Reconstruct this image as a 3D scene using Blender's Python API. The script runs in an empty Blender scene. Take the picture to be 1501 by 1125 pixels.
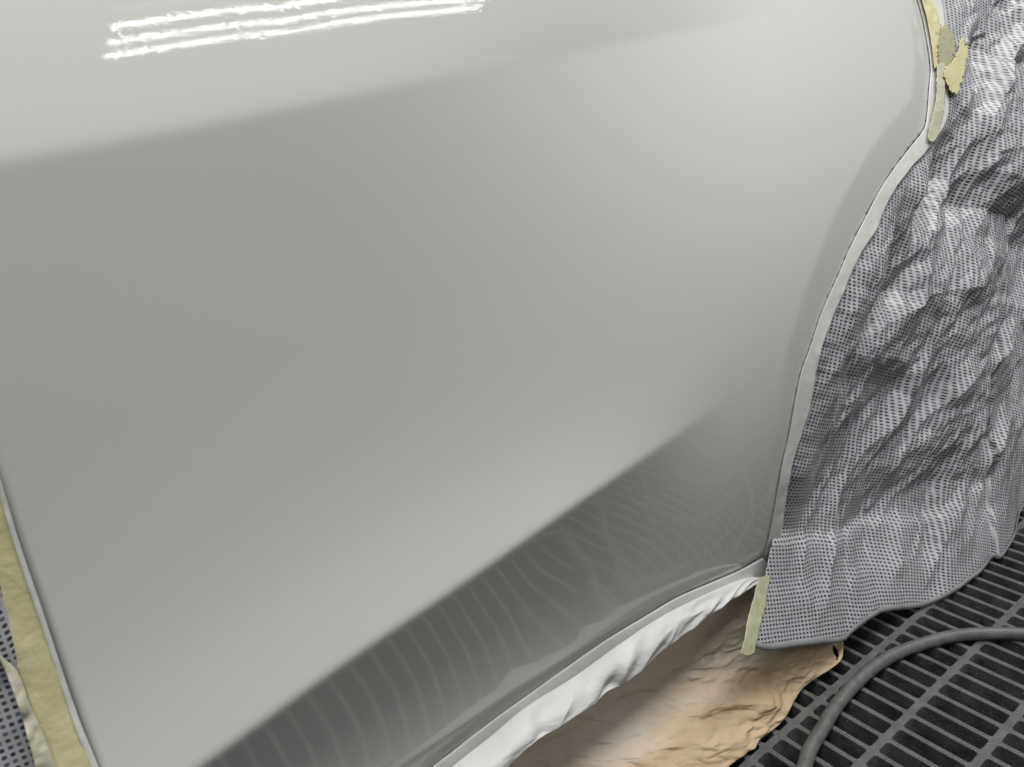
import bpy, math
import numpy as np
from mathutils import Matrix, Vector

sc = bpy.context.scene
# ------------------------------------------------------------------ camera
S = 0.87                       # camera height above the grating (33 x 100 mm slots give the scale)
F = 1127.0; PX = 750.5; PY = 562.5
def _axes():
    def ray(p): return np.array([p[0]-PX, -(p[1]-PY), -F])
    X = ray((2390, -10.)); X /= np.linalg.norm(X)
    Y = ray((-140, 262.)); Y -= X*(Y@X); Y /= np.linalg.norm(Y)
    return np.array([X, Y, np.cross(X, Y)])
R = _axes()
cam = bpy.data.cameras.new('camera'); camo = bpy.data.objects.new('camera', cam)
sc.collection.objects.link(camo)
M4 = Matrix.Identity(4)
for i in range(3):
    for j in range(3): M4[i][j] = R[i][j]
M4.translation = (0, 0, S)
camo.matrix_world = M4
cam.sensor_width = 36; cam.lens = 36*F/1501; cam.clip_end = 100; cam.clip_start = .02
sc.camera = camo
cam.dof.use_dof = True; cam.dof.focus_distance = 1.45; cam.dof.aperture_fstop = 14.0

# ------------------------------------------------------------------ light
w = bpy.data.worlds.new('World'); sc.world = w; w.use_nodes = True
nt = w.node_tree; nt.nodes.clear()
wo = nt.nodes.new('ShaderNodeOutputWorld'); bg = nt.nodes.new('ShaderNodeBackground')
tc = nt.nodes.new('ShaderNodeTexCoord'); sp = nt.nodes.new('ShaderNodeSeparateXYZ')
cr = nt.nodes.new('ShaderNodeValToRGB'); mr = nt.nodes.new('ShaderNodeMapRange')
nt.links.new(tc.outputs['Generated'], sp.inputs[0]); nt.links.new(sp.outputs['Z'], mr.inputs[0])
mr.inputs[1].default_value = -1; mr.inputs[2].default_value = 1
nt.links.new(mr.outputs[0], cr.inputs[0]); nt.links.new(cr.outputs[0], bg.inputs[0]); nt.links.new(bg.outputs[0], wo.inputs[0])
e = cr.color_ramp.elements
e[0].position = 0.30; e[0].color = (.03, .03, .03, 1)
e[1].position = 1.0; e[1].color = (.9, .92, .95, 1)
x_ = e.new(.50); x_.color = (.05, .052, .05, 1)
x_ = e.new(.60); x_.color = (.26, .265, .26, 1)
bg.inputs[1].default_value = WORLD = 0.62

def area(name, loc, target, sx, sy, power, col=(1, 1, 1)):
    l = bpy.data.lights.new(name, 'AREA'); l.shape = 'RECTANGLE'; l.size = sx; l.size_y = sy
    l.energy = power; l.color = col
    o = bpy.data.objects.new(name, l); sc.collection.objects.link(o)
    o.location = loc
    d = (Vector(target)-Vector(loc)).normalized()
    z = -d; x = Vector((1, 0, 0)); y = z.cross(x).normalized(); x = y.cross(z)
    o.matrix_world = Matrix(((x.x, y.x, z.x, loc[0]), (x.y, y.y, z.y, loc[1]), (x.z, y.z, z.z, loc[2]), (0, 0, 0, 1)))
    return o
area('ceiling_light', (0.9, -0.12, 2.75), (0.9, .35, 0), 4.4, .8, 112, (1, .995, .97))
for y, wd, pw_ in ((-2.32, .010, .4), (-2.50, .014, 8), (-2.69, .014, 8), (-2.86, .014, 8)):
    area('fluorescent_tube', (2.84, y, 2.9), (2.84, .57, .95), 4.15, wd, pw_)

sc.view_settings.view_transform = 'Standard'; sc.view_settings.look = 'None'
sc.view_settings.exposure = -0.45; sc.view_settings.gamma = 1
sc.render.engine = 'CYCLES'

# ------------------------------------------------------------------ maths helpers
def dirs(p):
    p = np.atleast_2d(np.asarray(p, float))
    c = np.c_[p[:, 0]-PX, -(p[:, 1]-PY), -F*np.ones(len(p))]
    return c @ R.T
def on_y(p, y):               # ray through pixel meets the upright plane Y = y
    d = dirs(p); t = np.asarray(y)/d[:, 1]
    return d*t[:, None] + [0, 0, S]
def on_z(p, z=0.):
    d = dirs(p); t = (np.asarray(z)-S)/d[:, 2]
    return d*t[:, None] + [0, 0, S]
def sstep(a, b, t):
    t = np.clip((t-a)/(b-a), 0, 1); return t*t*(3-2*t)
def catmull(P, n):            # smooth resample of a polyline, even in arc length
    P = np.asarray(P, float)
    Q = np.vstack([2*P[0]-P[1], P, 2*P[-1]-P[-2]]); out = []
    for i in range(1, len(Q)-2):
        t = np.linspace(0, 1, 16, endpoint=False)[:, None]
        a, b, c, d = Q[i-1], Q[i], Q[i+1], Q[i+2]
        out.append(.5*((2*b)+(-a+c)*t+(2*a-5*b+4*c-d)*t**2+(-a+3*b-3*c+d)*t**3))
    out = np.vstack(out+[P[-1:]])
    s = np.r_[0, np.cumsum(np.linalg.norm(np.diff(out, axis=0), axis=1))]
    k = np.linspace(0, s[-1], n)
    return np.stack([np.interp(k, s, out[:, j]) for j in range(out.shape[1])], 1)
def h2(ix, iy, seed):
    v = np.sin(ix*127.1+iy*311.7+seed*74.7)*43758.5453
    return v-np.floor(v)
def vnoise(x, y, seed=0):
    ix = np.floor(x); iy = np.floor(y); fx = x-ix; fy = y-iy
    fx = fx*fx*fx*(fx*(fx*6-15)+10); fy = fy*fy*fy*(fy*(fy*6-15)+10)
    a = h2(ix, iy, seed); b = h2(ix+1, iy, seed); c = h2(ix, iy+1, seed); d = h2(ix+1, iy+1, seed)
    return (a*(1-fx)+b*fx)*(1-fy)+(c*(1-fx)+d*fx)*fy - .5
def fbm(x, y, seed=0, o=4):
    r = 0; a = 1
    for i in range(o):
        r = r+a*vnoise(x*2**i+i*7.3, y*2**i-i*3.1, seed+i); a *= .5
    return r
def facets(x, y, seed, g=2.2, k=.6):
    ix = np.floor(x); iy = np.floor(y); best = np.full(x.shape, -9.)
    for dx in (-2, -1, 0, 1, 2):
        for dy in (-2, -1, 0, 1, 2):
            cx = ix+dx; cy = iy+dy
            px = cx+h2(cx, cy, seed); py = cy+h2(cx, cy, seed+1)
            r = h2(cx, cy, seed+2)-.5; ga = (h2(cx, cy, seed+3)-.5)*g; gb = (h2(cx, cy, seed+4)-.5)*g
            ddx = x-px; ddy = y-py
            best = np.maximum(best, r*.8+ga*ddx+gb*ddy-k*(ddx*ddx+ddy*ddy))
    return best
def tri(x, y, seed=0):         # flat triangular facets with sharp folds between them
    ix = np.floor(x); iy = np.floor(y); fx = x-ix; fy = y-iy
    a = h2(ix, iy, seed); b = h2(ix+1, iy, seed); c = h2(ix, iy+1, seed); d = h2(ix+1, iy+1, seed)
    fl = h2(ix, iy, seed+.5) > .5
    t1 = np.where(fx+fy < 1, a+(b-a)*fx+(c-a)*fy, d+(c-d)*(1-fx)+(b-d)*(1-fy))
    t2 = np.where(fx > fy, a+(b-a)*fx+(d-b)*fy, a+(d-c)*fx+(c-a)*fy)
    return np.where(fl, t1, t2)-.5
def crinkle(x, y, seed=0, o=(1, .5, .24, .1)):
    r = 0; wx = x; wy = y; f = 1.
    for k, a in enumerate(o):
        wx = x+.32/f*fbm(x*f*.6+k*5, y*f*.6, seed+50+k, 2); wy = y+.32/f*fbm(x*f*.6+9, y*f*.6-k*3, seed+60+k, 2)
        c, s_ = math.cos(.9*k+.3), math.sin(.9*k+.3)
        r = r+a*tri((wx*c-wy*s_)*f, (wx*s_+wy*c)*f, seed+k*3); f *= 2.25
    return r
def crumple(x, y, seed=0):
    wx = x+.35*fbm(x*.8, y*.8, seed+50, 3); wy = y+.35*fbm(x*.8+9, y*.8, seed+60, 3)
    return facets(wx, wy, seed)-facets(wx+31.7, wy+11.3, seed+20) \
        + .36*(facets(wx*2.1, wy*2.1, seed+5)-facets(wx*2.1+3, wy*2.1, seed+9)) \
        + .06*(facets(wx*4.7, wy*4.7, seed+7)-facets(wx*4.7+3, wy*4.7, seed+8))
def poly_in(px, py, poly):
    c = np.zeros(px.shape, bool); n = len(poly); j = n-1
    for i in range(n):
        xi, yi = poly[i]; xj, yj = poly[j]
        hit = ((yi > py) != (yj > py)) & (px < (xj-xi)*(py-yi)/(yj-yi+1e-12)+xi)
        c ^= hit; j = i
    return c

# ------------------------------------------------------------------ materials
def new_mat(name):
    m = bpy.data.materials.new(name); m.use_nodes = True
    return m, m.node_tree, m.node_tree.nodes['Principled BSDF']
def noise(nt, scale, detail=4, coord=None, rough=.5):
    n = nt.nodes.new('ShaderNodeTexNoise'); n.inputs['Scale'].default_value = scale
    n.inputs['Detail'].default_value = detail; n.inputs['Roughness'].default_value = rough
    if coord is None:
        t = nt.nodes.new('ShaderNodeTexCoord'); coord = t.outputs['Object']
    nt.links.new(coord, n.inputs['Vector']); return n
def ramp(nt, fac, stops):
    r = nt.nodes.new('ShaderNodeValToRGB'); el = r.color_ramp.elements
    el[0].position, el[0].color = stops[0][0], (*stops[0][1], 1)
    el[1].position, el[1].color = stops[-1][0], (*stops[-1][1], 1)
    for p, c in stops[1:-1]:
        q = el.new(p); q.color = (*c, 1)
    nt.links.new(fac, r.inputs[0]); return r
def bump(nt, h, strength, dist):
    b = nt.nodes.new('ShaderNodeBump'); b.inputs['Strength'].default_value = strength
    b.inputs['Distance'].default_value = dist; nt.links.new(h, b.inputs['Height']); return b

def mat_paint():
    m, nt, b = new_mat('white_paint')
    b.inputs['Base Color'].default_value = (.66, .662, .632, 1)
    b.inputs['Roughness'].default_value = .55; b.inputs['Specular IOR Level'].default_value = .3
    b.inputs['Coat Weight'].default_value = 1; b.inputs['Coat Roughness'].default_value = .02
    b.inputs['Coat IOR'].default_value = 1.55
    n = noise(nt, 300, 3, rough=.55); bp = bump(nt, n.outputs[0], 1, .000017)
    nt.links.new(bp.outputs[0], b.inputs['Coat Normal'])
    return m
def mat_film(name='film'):
    m, nt, b = new_mat(name)
    uv = nt.nodes.new('ShaderNodeUVMap')
    sc_ = nt.nodes.new('ShaderNodeVectorMath'); sc_.operation = 'SCALE'; sc_.inputs['Scale'].default_value = 1/.0052
    nt.links.new(uv.outputs[0], sc_.inputs[0])
    fr = nt.nodes.new('ShaderNodeVectorMath'); fr.operation = 'FRACTION'; nt.links.new(sc_.outputs[0], fr.inputs[0])
    su = nt.nodes.new('ShaderNodeVectorMath'); su.operation = 'SUBTRACT'; su.inputs[1].default_value = (.5, .5, 0)
    nt.links.new(fr.outputs[0], su.inputs[0])
    ab = nt.nodes.new('ShaderNodeVectorMath'); ab.operation = 'ABSOLUTE'; nt.links.new(su.outputs[0], ab.inputs[0])
    s = nt.nodes.new('ShaderNodeSeparateXYZ'); nt.links.new(ab.outputs[0], s.inputs[0])
    def pw(o, sz):
        a = nt.nodes.new('ShaderNodeMath'); a.operation = 'DIVIDE'; nt.links.new(o, a.inputs[0]); a.inputs[1].default_value = sz
        q = nt.nodes.new('ShaderNodeMath'); q.operation = 'POWER'; nt.links.new(a.outputs[0], q.inputs[0]); q.inputs[1].default_value = 2.6
        return q
    a = nt.nodes.new('ShaderNodeMath'); a.operation = 'ADD'
    nt.links.new(pw(s.outputs[0], .31).outputs[0], a.inputs[0]); nt.links.new(pw(s.outputs[1], .28).outputs[0], a.inputs[1])
    k = nt.nodes.new('ShaderNodeMapRange'); nt.links.new(a.outputs[0], k.inputs[0])
    k.inputs[1].default_value = .6; k.inputs[2].default_value = 1.5
    fl = nt.nodes.new('ShaderNodeVectorMath'); fl.operation = 'FLOOR'; nt.links.new(sc_.outputs[0], fl.inputs[0])
    wn = nt.nodes.new('ShaderNodeTexWhiteNoise'); nt.links.new(fl.outputs[0], wn.inputs[0])
    dk = ramp(nt, wn.outputs[0], [(0, (.02, .024, .036)), (.6, (.05, .058, .085)), (1, (.12, .13, .17))])
    n2 = noise(nt, 7, 4)
    lt = ramp(nt, n2.outputs[0], [(.3, (.37, .37, .382)), (.7, (.49, .49, .503))])
    mx = nt.nodes.new('ShaderNodeMix'); mx.data_type = 'RGBA'
    nt.links.new(k.outputs[0], mx.inputs[0]); nt.links.new(dk.outputs[0], mx.inputs[6]); nt.links.new(lt.outputs[0], mx.inputs[7])
    nt.links.new(mx.outputs[2], b.inputs['Base Color'])
    b.inputs['Roughness'].default_value = .38; b.inputs['Specular IOR Level'].default_value = .6
    n = noise(nt, 60, 3); bp = bump(nt, n.outputs[0], .2, .0015); nt.links.new(bp.outputs[0], b.inputs['Normal'])
    return m
def mat_simple(name, c0, c1, scale, rough, bs=.3, bd=.001, bscale=120, spec=.5, alpha=None, coat=0):
    m, nt, b = new_mat(name)
    n = noise(nt, scale, 5); r = ramp(nt, n.outputs[0], [(.3, c0), (.7, c1)])
    nt.links.new(r.outputs[0], b.inputs['Base Color']); b.inputs['Roughness'].default_value = rough
    b.inputs['Specular IOR Level'].default_value = spec
    n2 = noise(nt, bscale, 4); bp = bump(nt, n2.outputs[0], bs, bd); nt.links.new(bp.outputs[0], b.inputs['Normal'])
    if alpha: b.inputs['Alpha'].default_value = alpha
    return m
def mat_specks(*a):
    m = mat_simple(*a); nt = m.node_tree; b = nt.nodes['Principled BSDF']
    src = b.inputs['Base Color'].links[0].from_socket
    n = noise(nt, 170, 3); sk = ramp(nt, n.outputs[0], [(.71, (0, 0, 0)), (.78, (1, 1, 1))])
    mx = nt.nodes.new('ShaderNodeMix'); mx.data_type = 'RGBA'
    nt.links.new(sk.outputs[0], mx.inputs[0]); nt.links.new(src, mx.inputs[6]); mx.inputs[7].default_value = (.45, .45, .44, 1)
    nt.links.new(mx.outputs[2], b.inputs['Base Color']); return m
def mat_paper():
    m, nt, b = new_mat('kraft_paper')
    uv = nt.nodes.new('ShaderNodeUVMap')
    n = noise(nt, 9, 6, uv.outputs[0]); r = ramp(nt, n.outputs[0], [(.3, (.47, .35, .22)), (.7, (.59, .455, .30))])
    # greyish white tint over the upper and middle sheet: v coordinate plus noise
    s = nt.nodes.new('ShaderNodeSeparateXYZ'); nt.links.new(uv.outputs[0], s.inputs[0])
    n3 = noise(nt, 6, 5, uv.outputs[0])
    ad = nt.nodes.new('ShaderNodeMath'); ad.operation = 'MULTIPLY_ADD'; nt.links.new(n3.outputs[0], ad.inputs[0]); ad.inputs[1].default_value = .6
    nt.links.new(s.outputs[1], ad.inputs[2])
    k = ramp(nt, ad.outputs[0], [(.35, (.55, .55, .55)), (.8, (.62, .62, .62)), (1.08, (0, 0, 0))])
    mx = nt.nodes.new('ShaderNodeMix'); mx.data_type = 'RGBA'
    nt.links.new(k.outputs[0], mx.inputs[0]); nt.links.new(r.outputs[0], mx.inputs[6]); mx.inputs[7].default_value = (.68, .645, .60, 1)
    nt.links.new(mx.outputs[2], b.inputs['Base Color'])
    b.inputs['Roughness'].default_value = .55; b.inputs['Specular IOR Level'].default_value = .35
    n2 = noise(nt, 38, 6, uv.outputs[0]); bp = bump(nt, n2.outputs[0], .5, .003); nt.links.new(bp.outputs[0], b.inputs['Normal'])
    return m
def mat_grating():
    m, nt, b = new_mat('dusty_iron')
    n = noise(nt, 35, 6); n4 = noise(nt, 420, 2)
    r = ramp(nt, n.outputs[0], [(.3, (.03, .031, .032)), (.7, (.10, .10, .10))])
    g = nt.nodes.new('ShaderNodeNewGeometry'); s = nt.nodes.new('ShaderNodeSeparateXYZ'); nt.links.new(g.outputs['Normal'], s.inputs[0])
    up = nt.nodes.new('ShaderNodeMapRange'); nt.links.new(s.outputs[2], up.inputs[0]); up.inputs[1].default_value = .35; up.inputs[2].default_value = .95
    mx = nt.nodes.new('ShaderNodeMix'); mx.data_type = 'RGBA'      # dust settles on the upward faces
    r2 = ramp(nt, n.outputs[0], [(.25, (.07, .07, .069)), (.75, (.14, .14, .136))])
    nt.links.new(up.outputs[0], mx.inputs[0]); nt.links.new(r.outputs[0], mx.inputs[6]); nt.links.new(r2.outputs[0], mx.inputs[7])
    sk = ramp(nt, n4.outputs[0], [(.66, (0, 0, 0)), (.75, (1, 1, 1))])
    m2 = nt.nodes.new('ShaderNodeMix'); m2.data_type = 'RGBA'
    nt.links.new(sk.outputs[0], m2.inputs[0]); nt.links.new(mx.outputs[2], m2.inputs[6]); m2.inputs[7].default_value = (.4, .4, .39, 1)
    nt.links.new(m2.outputs[2], b.inputs['Base Color'])
    b.inputs['Roughness'].default_value = .5
    n2 = noise(nt, 260, 4); bp = bump(nt, n2.outputs[0], .8, .0015); nt.links.new(bp.outputs[0], b.inputs['Normal'])
    return m
PAINT = mat_paint(); FILM = mat_film()
WTAPE = mat_simple('white_tape', (.66, .66, .63), (.75, .75, .72), 25, .35, .25, .0012, 60)
SKIRTM = mat_simple('white_plastic', (.56, .56, .552), (.64, .64, .632), 18, .45, .25, .0015, 45, .4)
YTAPE = mat_simple('yellow_tape', (.64, .585, .31), (.70, .65, .385), 25, .5, .5, .0012, 180)
PTAPE = mat_simple('pale_tape', (.55, .53, .38), (.66, .64, .50), 60, .45, .5, .0012, 180)
PAPER = mat_paper(); GRATE = mat_grating()
RUBBER = mat_specks('rubber', (.085, .085, .083), (.15, .15, .145), 45, .42, .35, .0012, 190)
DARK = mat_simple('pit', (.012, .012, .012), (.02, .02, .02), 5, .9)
GREY = mat_simple('primer', (.25, .25, .24), (.3, .3, .29), 5, .6)

# ------------------------------------------------------------------ mesh helpers
def link(name, verts, faces, mat, parent=None, uv=None, smooth=True):
    me = bpy.data.meshes.new(name); me.from_pydata([tuple(v) for v in verts], [], faces); me.update()
    if uv is not None:
        l = me.uv_layers.new(name='UVMap'); idx = np.zeros(len(me.loops), np.int32); me.loops.foreach_get('vertex_index', idx)
        l.data.foreach_set('uv', np.asarray(uv)[idx].astype(np.float32).ravel())
    if smooth: me.polygons.foreach_set('use_smooth', [True]*len(me.polygons))
    me.materials.append(mat)
    o = bpy.data.objects.new(name, me); sc.collection.objects.link(o)
    if parent: o.parent = parent
    return o
def grid_faces(nu, nv, keep=None):
    f = []
    for i in range(nu-1):
        for j in range(nv-1):
            if keep is not None and not keep[i, j]: continue
            a = i*nv+j; f.append((a, a+1, a+nv+1, a+nv))
    return f
def sheet(name, P, mat, uv=None, keep=None, thick=.0003, parent=None):
    nu, nv = P.shape[:2]
    o = link(name, P.reshape(-1, 3), grid_faces(nu, nv, keep), mat, parent, None if uv is None else uv.reshape(-1, 2))
    if thick:
        s = o.modifiers.new('thickness', 'SOLIDIFY'); s.thickness = thick; s.offset = 0
    return o
def tag(o, label, cat, group=None, kind=None):
    if kind: o['kind'] = kind
    if label: o['label'] = label
    if cat: o['category'] = cat
    if group: o['group'] = group
    return o

# ------------------------------------------------------------------ the shape of the door
D = .65*S
LSH = [(-400, 315), (0, 235), (300, 180), (565, 127), (800, 82), (1130, 20), (1360, -25), (1700, -90)]
LCR = [(-100, 1390), (100, 1257), (290, 1125), (500, 975), (675, 857), (850, 735), (1000, 632), (1060, 590), (1200, 500), (1400, 380)]
LBD = [(200, 1345), (400, 1222), (554, 1125), (690, 1045), (820, 967), (946, 893), (1041, 845), (1118, 812), (1250, 760), (1500, 660)]
LSI = [(300, 1375), (500, 1220), (630, 1125), (717, 1058), (795, 1002), (882, 941), (946, 902), (990, 876), (1033, 857), (1080, 837), (1117, 817), (1250, 770), (1500, 680)]
ARCH = [(1325, -60), (1343, 0), (1351, 29), (1358, 67), (1362, 101), (1360, 128), (1357, 166), (1352, 190), (1330, 219), (1308, 248), (1287, 280),
        (1266, 320), (1244, 363), (1226, 405), (1204, 454), (1186, 507), (1172, 547), (1163, 590), (1154, 640), (1144, 683), (1137, 725), (1128, 773), (1118, 817)]
GX = np.linspace(-.55, 2.1, 760); GZ = np.linspace(.02, 1.36, 680)
dz = GZ[1]-GZ[0]
XX, ZZ = np.meshgrid(GX, GZ, indexing='ij')
OFF = np.zeros_like(XX)
def off(x, z):
    fx = np.clip((x-GX[0])/(GX[1]-GX[0]), 0, len(GX)-1.001); fz = np.clip((z-GZ[0])/dz, 0, len(GZ)-1.001)
    i = fx.astype(int); j = fz.astype(int); fx = fx-i; fz = fz-j
    return (OFF[i, j]*(1-fx)+OFF[i+1, j]*fx)*(1-fz)+(OFF[i, j+1]*(1-fx)+OFF[i+1, j+1]*fx)*fz
def on_door(p, out=0.):        # ray through pixel meets the door skin, 'out' metres in front of it
    P = on_y(p, D*np.ones(len(np.atleast_2d(p))))
    for _ in range(25):
        y = D-off(P[:, 0], P[:, 2])-out
        P = .5*P+.5*on_y(p, y)
    return P
def zline(L):
    P = on_door(catmull(L, 80)); o = np.argsort(P[:, 0]); return np.interp(XX, P[o, 0], P[o, 2])
def seg_dist(x, z, C):
    best = np.full(x.shape, 9.)
    for a, b in zip(C[:-1], C[1:]):
        d = b-a; t = np.clip(((x-a[0])*d[0]+(z-a[1])*d[1])/(d@d), 0, 1)
        best = np.minimum(best, np.hypot(x-a[0]-t*d[0], z-a[1]-t*d[1]))
    return best
for it in range(4):
    zs, zc, zb, zi = zline(LSH), zline(LCR), zline(LBD), zline(LSI)
    up = np.interp(ZZ-zs, [0, .03, .10, .25, .4], [10, 11.5, 13.5, 17, 21])-6*(np.clip(XX, .1, .6)-.1)-9*(np.clip(XX, .25, .65)-.25)
    t = np.clip((ZZ-zc)/(zs-zc), 0, 1)
    mid = np.interp(t, [0, .06, .14, .25, .4, .6, .85, 1], [17, 15.5, 12.5, 7, 2.5, -.3, -1.3, -1])
    wsh = sstep(-.006, .006, ZZ-zs)
    left = mid*(1-wsh)+up*wsh
    low = np.interp(ZZ, [0, 1], [0, 1])*0
    b1 = np.clip((zc-ZZ)/np.maximum(zc-zb, .01), 0, 1); b2 = np.clip((zb-ZZ)/np.maximum(zb-zi, .004), 0, 2)
    low = np.interp(b1, [0, .1, .5, .8, 1], [-17.5, -18.8, -16.5, -10, -5])
    low = low+(-13)*sstep(.0, .35, b2)+6*sstep(.5, 1, b2)
    wcr = sstep(-.008, .006, zc-ZZ)
    L_ = left*(1-wcr)+low*wcr
    # towards the wheel arch the shoulder and the crease both die out
    rgt = np.interp(ZZ/S, [.25, .33, .42, .55, .7, .85, 1.0, 1.15, 1.4], [-11, -10, -7, -1, 6, 13, 19, 21, 24])
    rgt = rgt-8*sstep(.0, .35, b2)*sstep(1.1, .8, XX)*(ZZ < zb)
    blend_up = sstep(.20, .92, XX)
    blend_lo = sstep(.40, .76, XX)
    blend_up = blend_up*(1-wsh)+sstep(.45, 1.05, XX)*wsh
    bl = blend_up*(1-wcr)+blend_lo*wcr
    bl = np.where(ZZ < zc+.12, blend_up*sstep(0, .12, ZZ-zc)+blend_lo*(1-sstep(0, .12, ZZ-zc)), blend_up)
    T = L_*(1-bl)+rgt*bl
    SL = -np.tan(np.radians(T))*dz                 # d(offset) for a step up
    O = np.cumsum(SL, axis=1)
    zref = np.array([np.interp(.62*S, GZ, O[i]) for i in range(len(GX))])[:, None]
    O = O-zref
    # arch flare: the skin turns in over the last few centimetres before the wheel opening
    A = on_door(catmull(ARCH, 90)); C = A[:, [0, 2]]
    dist = seg_dist(XX, ZZ, C[::2])
    wid = np.interp(ZZ/S, [.3, .5, .62, .8, 1.0], [.016, .040, .055, .066, .055])
    kk = np.clip(wid-dist, 0, None)
    side = ZZ > zi
    inside = np.interp(ZZ, C[::-1, 1], C[::-1, 0]) > XX
    fl = np.where(inside, np.where(kk > .004, kk-.002, kk*kk/.008), wid-.002)
    O = O-fl*.11*sstep(.30*S, .5*S, ZZ)
    # length-wise crown
    O = O-.022*((XX-.45)/.9)**2
    OFF = O
YSI = lambda px: np.interp(px, [q[0] for q in LSI], on_door(LSI)[:, 1])
# -- door panel
def build_door():
    st = 2
    X = XX[::st, ::st]; Z = ZZ[::st, ::st]; Oo = OFF[::st, ::st]
    P = np.stack([X, D-Oo, Z], -1)
    Lx = on_door([(0, 708), (57, 889), (142, 1125)])[:, 0].mean()
    zsil = zi[::st, ::st]; ins = np.interp(Z, C[::-1, 1], C[::-1, 0]) > X-.006
    keep = (X > Lx-.002) & (Z > zsil-.006) & ins & (Z < 1.3)
    keep = keep[:-1, :-1]
    nu, nv = X.shape
    root = bpy.data.objects.new('car_door', None); sc.collection.objects.link(root); root.location = (0.45, D, .2)
    tag(root, 'glossy freshly painted white car door with lower crease beside the masked wheel arch', 'car door')
    inv = Matrix.Translation((-.45, -D, -.2))
    o = sheet('door_skin', P-[.45, D, .2], PAINT, keep=keep, thick=0, parent=root)
    s = o.modifiers.new('thickness', 'SOLIDIFY'); s.thickness = .0012; s.offset = -1 if False else 1
    # folded inner flange down the front edge and an inner frame behind the skin
    zz = np.linspace(.30*S, 1.3*S, 60); xx = np.full(60, Lx-.001)
    y0 = D-off(xx, zz)
    prof = [(0, 0), (-.0005, .004), (.002, .012), (.012, .014), (.05, .016)]
    G = np.stack([np.stack([xx+a, y0+b+.0015, zz], 1) for a, b in prof], 0)
    sheet('front_flange', G-[.45, D, .2], PAINT, thick=.001, parent=root)
    ii = [(.03, .32), (.9, .32), (1.15, .7), (1.15, 1.25), (.03, 1.25)]
    V = [(x*1.0-.45, .30+dy, z*S-.2) for dy in (0, .03) for x, z in ii]
    n = len(ii); Fc = [tuple(range(n))[::-1], tuple(range(n, 2*n))]+[(i, (i+1) % n, n+(i+1) % n, n+i) for i in range(n)]
    link('inner_panel', V, Fc, GREY, root, smooth=False)
    return Lx
LX = build_door()

# ------------------------------------------------------------------ floor
def build_grating():
    px, py = .0379*S, .1150*S
    hx, hy = px/2-.0032, py/2-.0048; r = .0042; q = 4
    def ring(ax, ay, rr, z):
        out = []
        for cx, cy, a0 in ((ax-rr, ay-rr, 0), (-ax+rr, ay-rr, 90), (-ax+rr, -ay+rr, 180), (ax-rr, -ay+rr, 270)):
            for k in range(q+1):
                a = math.radians(a0+90*k/q); out.append((cx+rr*math.cos(a), cy+rr*math.sin(a), z))
        return out
    n = 4*(q+1)
    outer = []
    for (x, y, z) in ring(hx, hy, r, 0):
        ex = px/2*(1 if x > 0 else -1); ey = py/2*(1 if y > 0 else -1)
        if abs(abs(x)-hx) < 1e-6 and abs(abs(y)-hy) > 1e-6: outer.append((ex, y, 0))
        elif abs(abs(y)-hy) < 1e-6: outer.append((x, ey, 0))
        else: outer.append((ex, ey, 0))
    rings = [outer, ring(hx-.0001, hy-.0001, r, 0), ring(hx-.0007, hy-.0007, r, -.0004), ring(hx-.0010, hy-.001, r, -.0014),
             ring(hx-.0022, hy-.003, r, -.014), ring(hx-.0042, hy-.005, r, -.034)]
    V = [v for rg in rings for v in rg]; Fc = []
    for k in range(len(rings)-1):
        for i in range(n):
            j = (i+1) % n; Fc.append((k*n+i, (k+1)*n+i, (k+1)*n+j, k*n+j))
    # phase: rails at Y = .588 S, bars through X = .9879 S
    nx, ny = 150, 62
    ox = (.9879-.0379*26)*S - px/2 - 38*px + px/2+px/2; oy = (.588-.1150*44)*S+py/2
    o = link('floor', V, Fc, GRATE, smooth=False); o.location = (ox, oy, 0)
    a = o.modifiers.new('a', 'ARRAY'); a.use_relative_offset = False; a.use_constant_offset = True; a.constant_offset_displace = (px, 0, 0); a.count = nx
    a = o.modifiers.new('b', 'ARRAY'); a.use_relative_offset = False; a.use_constant_offset = True; a.constant_offset_displace = (0, py, 0); a.count = ny
    tag(o, 'dark dusty metal floor grating with long slots', None, kind='structure'); del_ = None
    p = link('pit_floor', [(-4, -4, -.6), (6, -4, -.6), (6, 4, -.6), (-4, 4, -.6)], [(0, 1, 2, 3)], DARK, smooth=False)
    tag(p, None, None, kind='structure')
build_grating()

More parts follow.
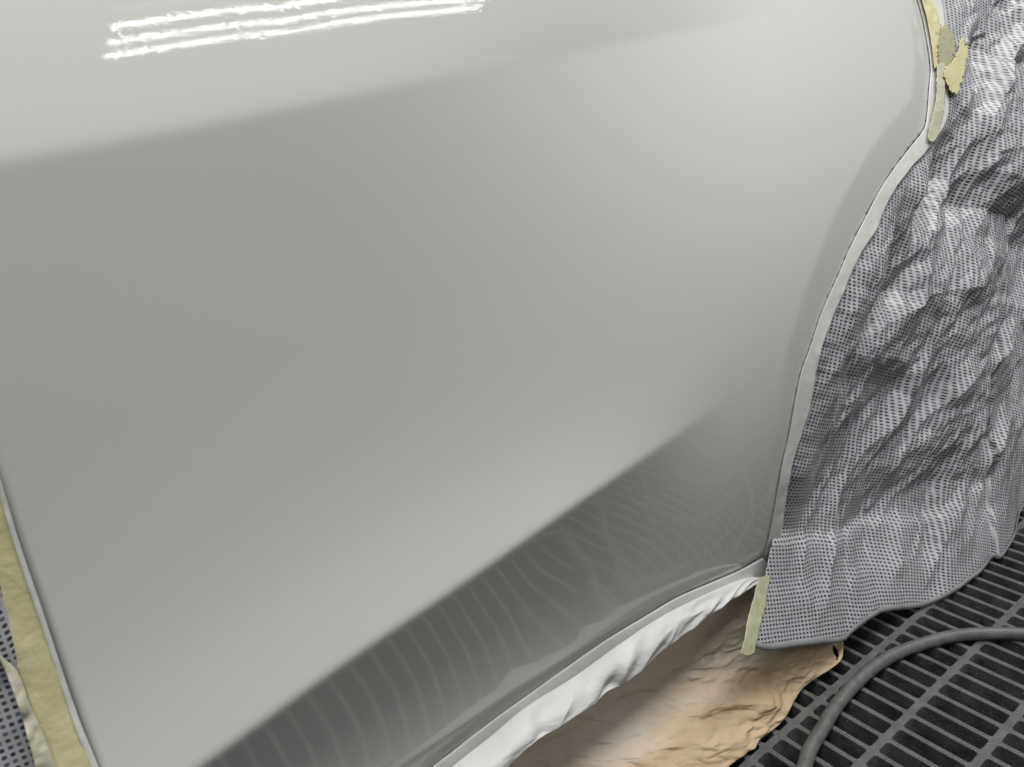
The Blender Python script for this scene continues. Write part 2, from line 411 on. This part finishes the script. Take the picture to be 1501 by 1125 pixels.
# ------------------------------------------------------------------ masking sheets
def coons(top, bot, lef, rig):          # top/bot: nu x 3, lef/rig: nv x 3
    nu, nv = len(top), len(lef)
    u = np.linspace(0, 1, nu)[:, None, None]; v = np.linspace(0, 1, nv)[None, :, None]
    return (1-v)*top[:, None]+v*bot[:, None]+(1-u)*lef[None]+u*rig[None] \
        - ((1-u)*(1-v)*top[0]+u*(1-v)*top[-1]+(1-u)*v*bot[0]+u*v*bot[-1])
AOUT = [(1362, -60), (1378, 0), (1384, 60), (1388, 100), (1386, 134), (1384, 176), (1354, 222), (1327, 251), (1300, 291), (1284, 331), (1260, 368), (1247, 395),
        (1228, 440), (1212, 478), (1201, 507), (1192, 547), (1185, 590), (1174, 630), (1158, 680), (1152, 710), (1143, 770), (1137, 800), (1128, 843)]
def build_film():
    nu, nv = 720, 820
    lef = np.array([(1345, -150)]+AOUT[:-1]+[(1128, 843), (1123, 875), (1114, 914), (1107, 951)], float)
    lef[:, 0] += np.where(lef[:, 1] < 690, -7, np.where(lef[:, 1] < 846, 0, -1))
    l3 = on_door(lef, -.002); yc = l3[-6, 1]
    l3[-5:] = on_y(lef[-5:], np.linspace(yc, .605*S, 6)[1:])
    L3 = catmull(l3, nv)
    bpx = np.array([(1107, 951), (1128, 954), (1155, 951), (1194, 944), (1230, 938), (1248, 926), (1278, 908), (1308, 896), (1353, 887), (1389, 872), (1419, 851),
                    (1440, 833), (1453, 818), (1467, 818), (1479, 797), (1491, 761), (1501, 737), (1530, 680), (1600, 560)], float)
    yb = np.interp(bpx[:, 0], [1107, 1230, 1300, 1353, 1440, 1500, 1600], [.605, .605, .60, .60, .60, .62, .66])*S
    B = on_y(bpx, yb); fl = on_z(bpx, .006); B = np.where((B[:, 2] < .006)[:, None], fl, B)
    L3[-30:] = L3[-30:]+(B[0]-L3[-1])*np.linspace(0, 1, 30)[:, None]
    B3 = catmull(B, nu); B3[0] = L3[-1]
    T0 = L3[0]; Rt = B3[-1]
    top = np.stack([np.linspace(T0[0], 1.95, nu), np.linspace(T0[1], D+.02, nu), np.full(nu, T0[2])+np.linspace(0, .04, nu)], 1)
    v = np.linspace(0, 1, nv)[:, None]; rig = top[-1]*(1-v)+Rt*v
    P = coons(top, B3, L3, rig)
    u = np.linspace(0, 1, nu)[:, None]*np.ones((1, nv)); v = np.ones((nu, 1))*np.linspace(0, 1, nv)[None]
    X = P[..., 0]; Z = P[..., 2]
    # large drape: the sheet sinks into the wheel opening and bellies out lower down
    edge = np.minimum(sstep(0, .12, u), 1)
    bot = 1-sstep(.9, 1, v)
    a = math.radians(40)                    # fold direction, running up to the right
    p = X*math.cos(a)+Z*math.sin(a); q = -X*math.sin(a)+Z*math.cos(a)
    amp = .35+.65*sstep(1.0, .55, v)
    fold = fbm(p*2.2+3, q*8.5, 11, 2)
    fold2 = -np.abs(fbm(p*3.4+8, q*13, 17, 2))
    cr = crinkle(p*3.8, q*7.2, 3, (1, .40, .17, .07))
    cr2 = crinkle(X*22+4, Z*26, 40)*(.4+1.6*sstep(-.1, .35, fbm(X*3, Z*3, 77, 2)))
    near = np.exp(-u/.05)*sstep(.15, .3, v)*(1-sstep(.8, .95, v))      # gathered pleats next to the tape
    pl = fbm(Z*75+X*30, u*9, 71, 3)*.003
    dpt = (.05*np.sin(np.pi*np.clip(u*1.4, 0, 1))*np.sin(np.pi*np.clip(v*1.05, 0, 1)))
    edge = np.minimum(edge, sstep(.02, .20, u)+sstep(.22, .34, v))
    out = edge*bot*(fold*.022+fold2*.030+dpt*-.3) + np.minimum(1, .05+edge)*(.4+.6*bot)*amp*(cr*.085+cr2*.0050)+near*pl
    out = out - .006*np.exp(-u/.02)
    ca = crinkle(X*14+7, Z*14, 90)
    P[..., 1] -= out
    P[..., 2] += edge*bot*amp*(ca*.012)
    P[..., 2] = np.maximum(P[..., 2], .003)
    P[..., 0] += edge*bot*fbm(X*9, Z*9, 33, 3)*.012
    ra = math.radians(23)
    uv = np.stack([.62*(X*math.cos(ra)-Z*math.sin(ra))+.008*fbm(X*5, Z*5, 5, 3), X*math.sin(ra)+Z*math.cos(ra)+.012*fbm(X*4, Z*4, 6, 3)], -1)
    o = sheet('masking_film', P, FILM, uv=uv)
    tag(o, 'large crumpled dotted silvery masking sheet draped over the wheel arch down to the grating', 'masking film')
    # folded hem along the lower edge
    n = nu; base = P[:, -1]; hem = []
    for k, (dy, dzz) in enumerate([(-.0012, .010), (-.0025, .004), (-.0022, 0), (.0005, -.001), (.003, .002)]):
        q_ = base.copy(); q_[:, 1] += dy; q_[:, 2] = np.maximum(q_[:, 2]+dzz, .002); hem.append(q_)
    h = sheet('hem', np.stack(hem, 1)[:int(n*.93)], HEM, parent=o)
HEM = mat_simple('hem', (.22, .22, .23), (.32, .32, .33), 30, .35, .4, .002, 60)
build_film()

def build_left_film():
    nu, nv = 130, 330
    zt = np.linspace(1.0*S, .36*S, nv)
    x1 = np.full(nv, LX-.006); x0 = np.full(nv, LX-.34)
    u = np.linspace(0, 1, nu)[:, None]; X = x0[None]*(1-u)+x1[None]*u; Z = np.ones((nu, 1))*zt[None]
    u = u*np.ones((1, nv))
    e_ = sstep(1, .93, u)
    cr = crumple(X*13, Z*11, 15); c2 = fbm(X*10, Z*4, 8, 3)
    Y = D-off(X, Z)+.004-e_*(cr*.010+c2*.02)
    P = np.stack([X, Y, Z], -1)
    o = sheet('masking_film', P, FILM, uv=np.stack([X, Z+.01*fbm(X*6, Z*6, 4, 2)], -1))
    tag(o, 'small piece of dotted masking sheet showing left of the long yellow tape', 'masking film')
build_left_film()

def strip(name, A, B, n, m, mat, out=.001, wr=.001, seed=0, curl=0, ends=0, thick=.0003, sc1=60):
    A = catmull(A, n); B = catmull(B, n)
    v = np.linspace(0, 1, m)[None, :, None]
    px = A[:, None]*(1-v)+B[:, None]*v
    s = np.linspace(0, 1, n)
    if ends:
        for k, sgn in ((0, 1), (-1, -1)):
            pass
    P = on_door(px.reshape(-1, 2), 0).reshape(n, m, 3)
    w_ = fbm(P[..., 0]*sc1+seed, P[..., 2]*sc1, seed, 3)
    vv = np.linspace(0, 1, m)[None]*np.ones((n, 1))
    P[..., 1] -= out+wr*w_*(.15+vv)+curl*vv
    uv = np.stack([P[..., 0], P[..., 2]], -1)
    return sheet(name, P, mat, uv=uv, thick=thick)

# white trim tape round the wheel arch
o = strip('masking_tape', ARCH, [(1375, -60)]+AOUT[1:], 700, 16, WTAPE, .0025, .0016, 3, .002, sc1=35)
tag(o, 'long white trim tape curving down the edge of the wheel arch', 'masking tape')
# white tape along the lower edge of the door
LSI2 = [(450, 1258)]+LSI[2:11]
TLO = [(470, 1290), (600, 1180), (669, 1125), (721, 1084), (773, 1041), (842, 998), (903, 954), (968, 911), (1033, 878), (1085, 855), (1128, 843)]
o = strip('masking_tape', LSI2, TLO, 500, 10, SKIRTM, .0015, .0012, 9, .018, sc1=30)
tag(o, 'bright white tape running along the lower edge of the car door', 'masking tape')

def build_skirt():
    n, m = 520, 70
    A = catmull([(470, 1285), (600, 1175), (669, 1119), (721, 1078), (773, 1035), (842, 992), (903, 948), (968, 905), (1033, 872), (1085, 850), (1112, 846)], n)
    B = catmull([(600, 1230), (690, 1165), (747, 1125), (799, 1083), (851, 1050), (899, 1019), (942, 989), (977, 954), (1024, 918), (1059, 889), (1090, 868), (1114, 850)], n)
    A3 = on_door(A, .018)
    s = np.linspace(0, 1, n)
    B3 = on_y(B, A3[:, 1]-.026*np.clip((1-s)*3, .15, 1))
    v = np.linspace(0, 1, m)[None, :, None]
    P = A3[:, None]*(1-v)+B3[:, None]*v
    ss = s[:, None]*np.ones((1, m)); vv = v[..., 0]*np.ones((n, 1))
    L = ss*.75
    # slanting pleats under the tape
    d = L+vv*.10
    f = fbm(d*7, vv*.6, 21, 2)*.014*sstep(0, .5, vv)
    f2 = -np.abs(fbm(d*19+3, vv*.8, 31, 2))*.028*sstep(0, .4, vv)*sstep(.25, .6, ss)
    f = f*sstep(1.05, .75, vv); f2 = f2*sstep(1.0, .7, vv)
    c = crinkle(L*18, vv*1.5+L*5, 5, (1, .4, .2, .1))*.0028*sstep(0, .3, vv)
    bul = np.sin(np.pi*vv)*.010
    roll = -.035*sstep(.86, 1, vv)
    P[..., 1] -= f+f2+c+bul+roll
    P[..., 2] += f*.3
    o = sheet('plastic_film', P, SKIRTM)
    tag(o, 'glossy white plastic film skirt hanging in pleats under the door edge', 'plastic film')
build_skirt()

def build_paper():
    n, m = 520, 300
    A = catmull([(1165, 842), (1106, 846), (1059, 872), (1024, 893), (977, 930), (942, 962), (899, 992), (851, 1022), (799, 1056), (747, 1092), (600, 1190), (400, 1330)], n)
    B = catmull([(1236, 935), (1236, 952), (1233, 967), (1219, 980), (1176, 1010), (1150, 1054), (1120, 1080), (1098, 1097), (1059, 1125), (900, 1240), (700, 1400)], n)
    s = np.linspace(0, 1, n)
    A3 = on_y(A, YSI(A[:, 0])+.004)
    B3 = on_z(B, np.interp(s, [0, .06, .2, 1], [.035, .02, .006, .004]))
    v = np.linspace(0, 1, m)[None, :, None]
    P = A3[:, None]*(1-v)+B3[:, None]*v
    ss = s[:, None]*np.ones((1, m)); vv = v[..., 0]*np.ones((n, 1))
    base = P.copy()
    # hangs straight, then swings out over a soft ridge and tucks back under
    bul = np.interp(vv, [0, .12, .28, .42, .55, .68, .8, .92, 1], [0, -.045, -.082, -.082, -.054, -.026, -.008, 0, 0])
    k = np.ones(9)/9
    bul = bul*sstep(.05, .45, ss)*.9
    X = base[..., 0]; L = ss*.9
    cr = crinkle(L*7+vv*1.5, vv*2.2-L*3, 13, (1, .45, .26, .14))
    c2 = crinkle(L*26, vv*8, 23)*sstep(.05, .4, fbm(L*9+3, vv*4, 78, 2))
    fo = fbm(L*4+vv*1.2, vv*3, 44, 3)
    e_ = np.minimum(sstep(0, .05, vv), sstep(1, .97, vv))*sstep(0, .03, ss)
    out = bul+e_*(fo*.014+cr*.026*(.25+sstep(.25, .6, vv))+c2*.0050)
    P[..., 1] -= out; P[..., 2] += out*.15
    P[..., 2] = np.maximum(P[..., 2], .0025)
    # small tear near the tip
    cam_ = (P-[0, 0, S]) @ R; pxx = PX+F*cam_[..., 0]/-cam_[..., 2]; pyy = PY-F*cam_[..., 1]/-cam_[..., 2]
    slit = poly_in(pxx, pyy, [(1220, 944), (1223, 947), (1227, 952), (1229, 960), (1228, 966), (1226, 969), (1225, 962), (1222, 957), (1220, 950)])
    keep = ~(slit[:-1, :-1])
    uv = np.stack([L, vv], -1)
    o = sheet('masking_paper', P, PAPER, uv=uv, keep=keep, thick=.0004)
    tag(o, 'creased brown kraft paper hanging below the door onto the grating', 'masking paper')
build_paper()

# ------------------------------------------------------------------ yellow tapes
o = strip('masking_tape', [(-62, 500), (-30, 610), (0, 704), (26, 794), (57, 885), (87, 976), (113, 1051), (142, 1123), (170, 1200)],
          [(-150, 560), (-85, 700), (-35, 830), (0, 915), (25, 980), (44, 1030), (58, 1078), (72, 1125), (90, 1200)], 420, 24, YTAPE, .0025, .002, 5, .001, sc1=30)
tag(o, 'long yellow masking tape down the front edge of the door', 'masking tape')
h = strip('pale_edge', [(-60, 500), (-28, 610), (1, 704), (28, 794), (59, 885), (89, 976), (115, 1051), (144, 1123), (172, 1200)],
          [(-69, 504), (-37, 612), (-7, 706), (20, 797), (51, 889), (81, 980), (106, 1056), (134, 1127), (162, 1204)], 300, 5, WTAPE, .0032, .001, 6)
h.parent = o
h = strip('crinkled_edge', [(-18, 935), (5, 960), (25, 980), (44, 1030), (62, 1070), (82, 1125), (95, 1180)],
          [(-30, 930), (-6, 950), (10, 985), (25, 1025), (38, 1070), (52, 1125), (60, 1180)], 200, 12, PTAPE, .006, .006, 8, .003, sc1=45)
h.parent = o
o = strip('masking_tape', [(1318, -80), (1329, -45), (1344, 0), (1352, 29), (1359, 67), (1363, 101)],
          [(1340, -85), (1346, -45), (1357, 0), (1366, 22), (1373, 55), (1377, 99)], 220, 12, YTAPE, .0075, .003, 14)
tag(o, 'straight yellow masking tape at the top of the wheel arch', 'masking tape')

def patch(name, poly, mat, out, wr, seed, label, sub=26, jag=2.2):
    """torn tape piece: a fine grid over its outline, cells outside the outline dropped"""
    poly = np.array(poly, float)
    c = catmull(np.vstack([poly, poly[:1]]), 140)
    c += np.stack([vnoise(np.arange(140)*.9, np.zeros(140), seed), vnoise(np.arange(140)*.9, np.ones(140)*5, seed)], 1)*jag*2
    x0, y0 = c.min(0)-1; x1, y1 = c.max(0)+1
    nx = int((x1-x0)/.9)+2; ny = int((y1-y0)/.9)+2
    gx, gy = np.meshgrid(np.linspace(x0, x1, nx), np.linspace(y0, y1, ny), indexing='ij')
    P = on_door(np.stack([gx.ravel(), gy.ravel()], 1), 0).reshape(nx, ny, 3)
    P[..., 1] -= out+wr*.5*crinkle(gx*.06, gy*.05, seed)
    keep = poly_in((gx[:-1, :-1]+gx[1:, 1:])/2, (gy[:-1, :-1]+gy[1:, 1:])/2, c)
    return tag(sheet(name, P, mat, keep=keep, thick=.0004), label, 'masking tape')
YT2 = mat_simple('thin_yellow_tape', (.44, .42, .27), (.56, .54, .36), 90, .5, .6, .002, 150, alpha=.82)
patch('masking_tape', [(1372, 36), (1383, 42), (1391, 54), (1392, 76), (1383, 100), (1371, 103), (1367, 70)], YT2, .009, .002, 3,
      'thin see-through torn tape piece right of the straight yellow tape')
patch('masking_tape', [(1410, 50), (1407, 86), (1400, 118), (1391, 140), (1378, 126), (1373, 106), (1388, 88), (1399, 56)], YTAPE, .0115, .002, 4,
      'jagged yellow tape scrap lying furthest out on the dotted sheet')
patch('masking_tape', [(1365, 96), (1377, 98), (1376, 150), (1371, 184), (1361, 208), (1352, 202), (1357, 176), (1364, 144)], PTAPE, .009, .003, 5,
      'pale narrow tape bridging the kink between yellow tape and white trim tape', jag=.7)

def build_flap_tape():
    n, m = 160, 14
    A = catmull([(1111, 847), (1104, 881), (1095, 917), (1086, 954), (1086, 957)], n)
    B = catmull([(1130, 843), (1125, 875), (1116, 914), (1108, 950), (1106, 957)], n)
    s = np.linspace(0, 1, n)
    v = np.linspace(0, 1, m)[None, :, None]
    px = A[:, None]*(1-v)+B[:, None]*v
    px[..., 1] += 3.0*np.sin(np.pi*v[..., 0])*(s[:, None] > .9)*sstep(.9, 1, s)[:, None]
    y = np.interp(s, [0, 1], [.655, .598])*S
    P = on_y(px.reshape(-1, 2), np.repeat(y, m)).reshape(n, m, 3)
    P[..., 1] -= .0025*fbm(P[..., 0]*40, P[..., 2]*40, 9, 3)
    o = sheet('masking_tape', P, PTAPE if False else YT3)
    tag(o, 'short pale yellow tape strip hanging over the brown paper', 'masking tape')
YT3 = mat_simple('faded_yellow_tape', (.40, .40, .25), (.52, .52, .36), 70, .4, .5, .001, 180)
build_flap_tape()

# ------------------------------------------------------------------ hose
def build_hose():
    c = [(1150, 1215), (1163, 1170), (1179, 1125), (1187, 1100), (1207, 1066), (1224, 1038), (1246, 1011), (1279, 980), (1320, 956), (1368, 940), (1404, 932), (1450, 929), (1500, 930), (1580, 936), (1700, 950)]
    r = .0098
    P = catmull(on_z(c, r), 320)
    P[:, 2] = r+.0005
    n = len(P); k = 20
    T = np.gradient(P, axis=0); T /= np.linalg.norm(T, axis=1)[:, None]
    N = np.cross(T, [0, 0, 1]); N /= np.linalg.norm(N, axis=1)[:, None]; U = np.cross(N, T)
    V = []
    for j in range(k):
        a = 2*math.pi*j/k; rr = r*(1+.03*(j in (5, 6)))
        V.append(P+rr*(math.cos(a)*N+math.sin(a)*U))
    V = np.stack(V, 1)
    Fc = [(i*k+j, i*k+(j+1) % k, (i+1)*k+(j+1) % k, (i+1)*k+j) for i in range(n-1) for j in range(k)]
    o = link('air_hose', V.reshape(-1, 3), Fc, RUBBER)
    tag(o, 'dark grey rubber air hose curving across the floor grating', 'hose')
build_hose()
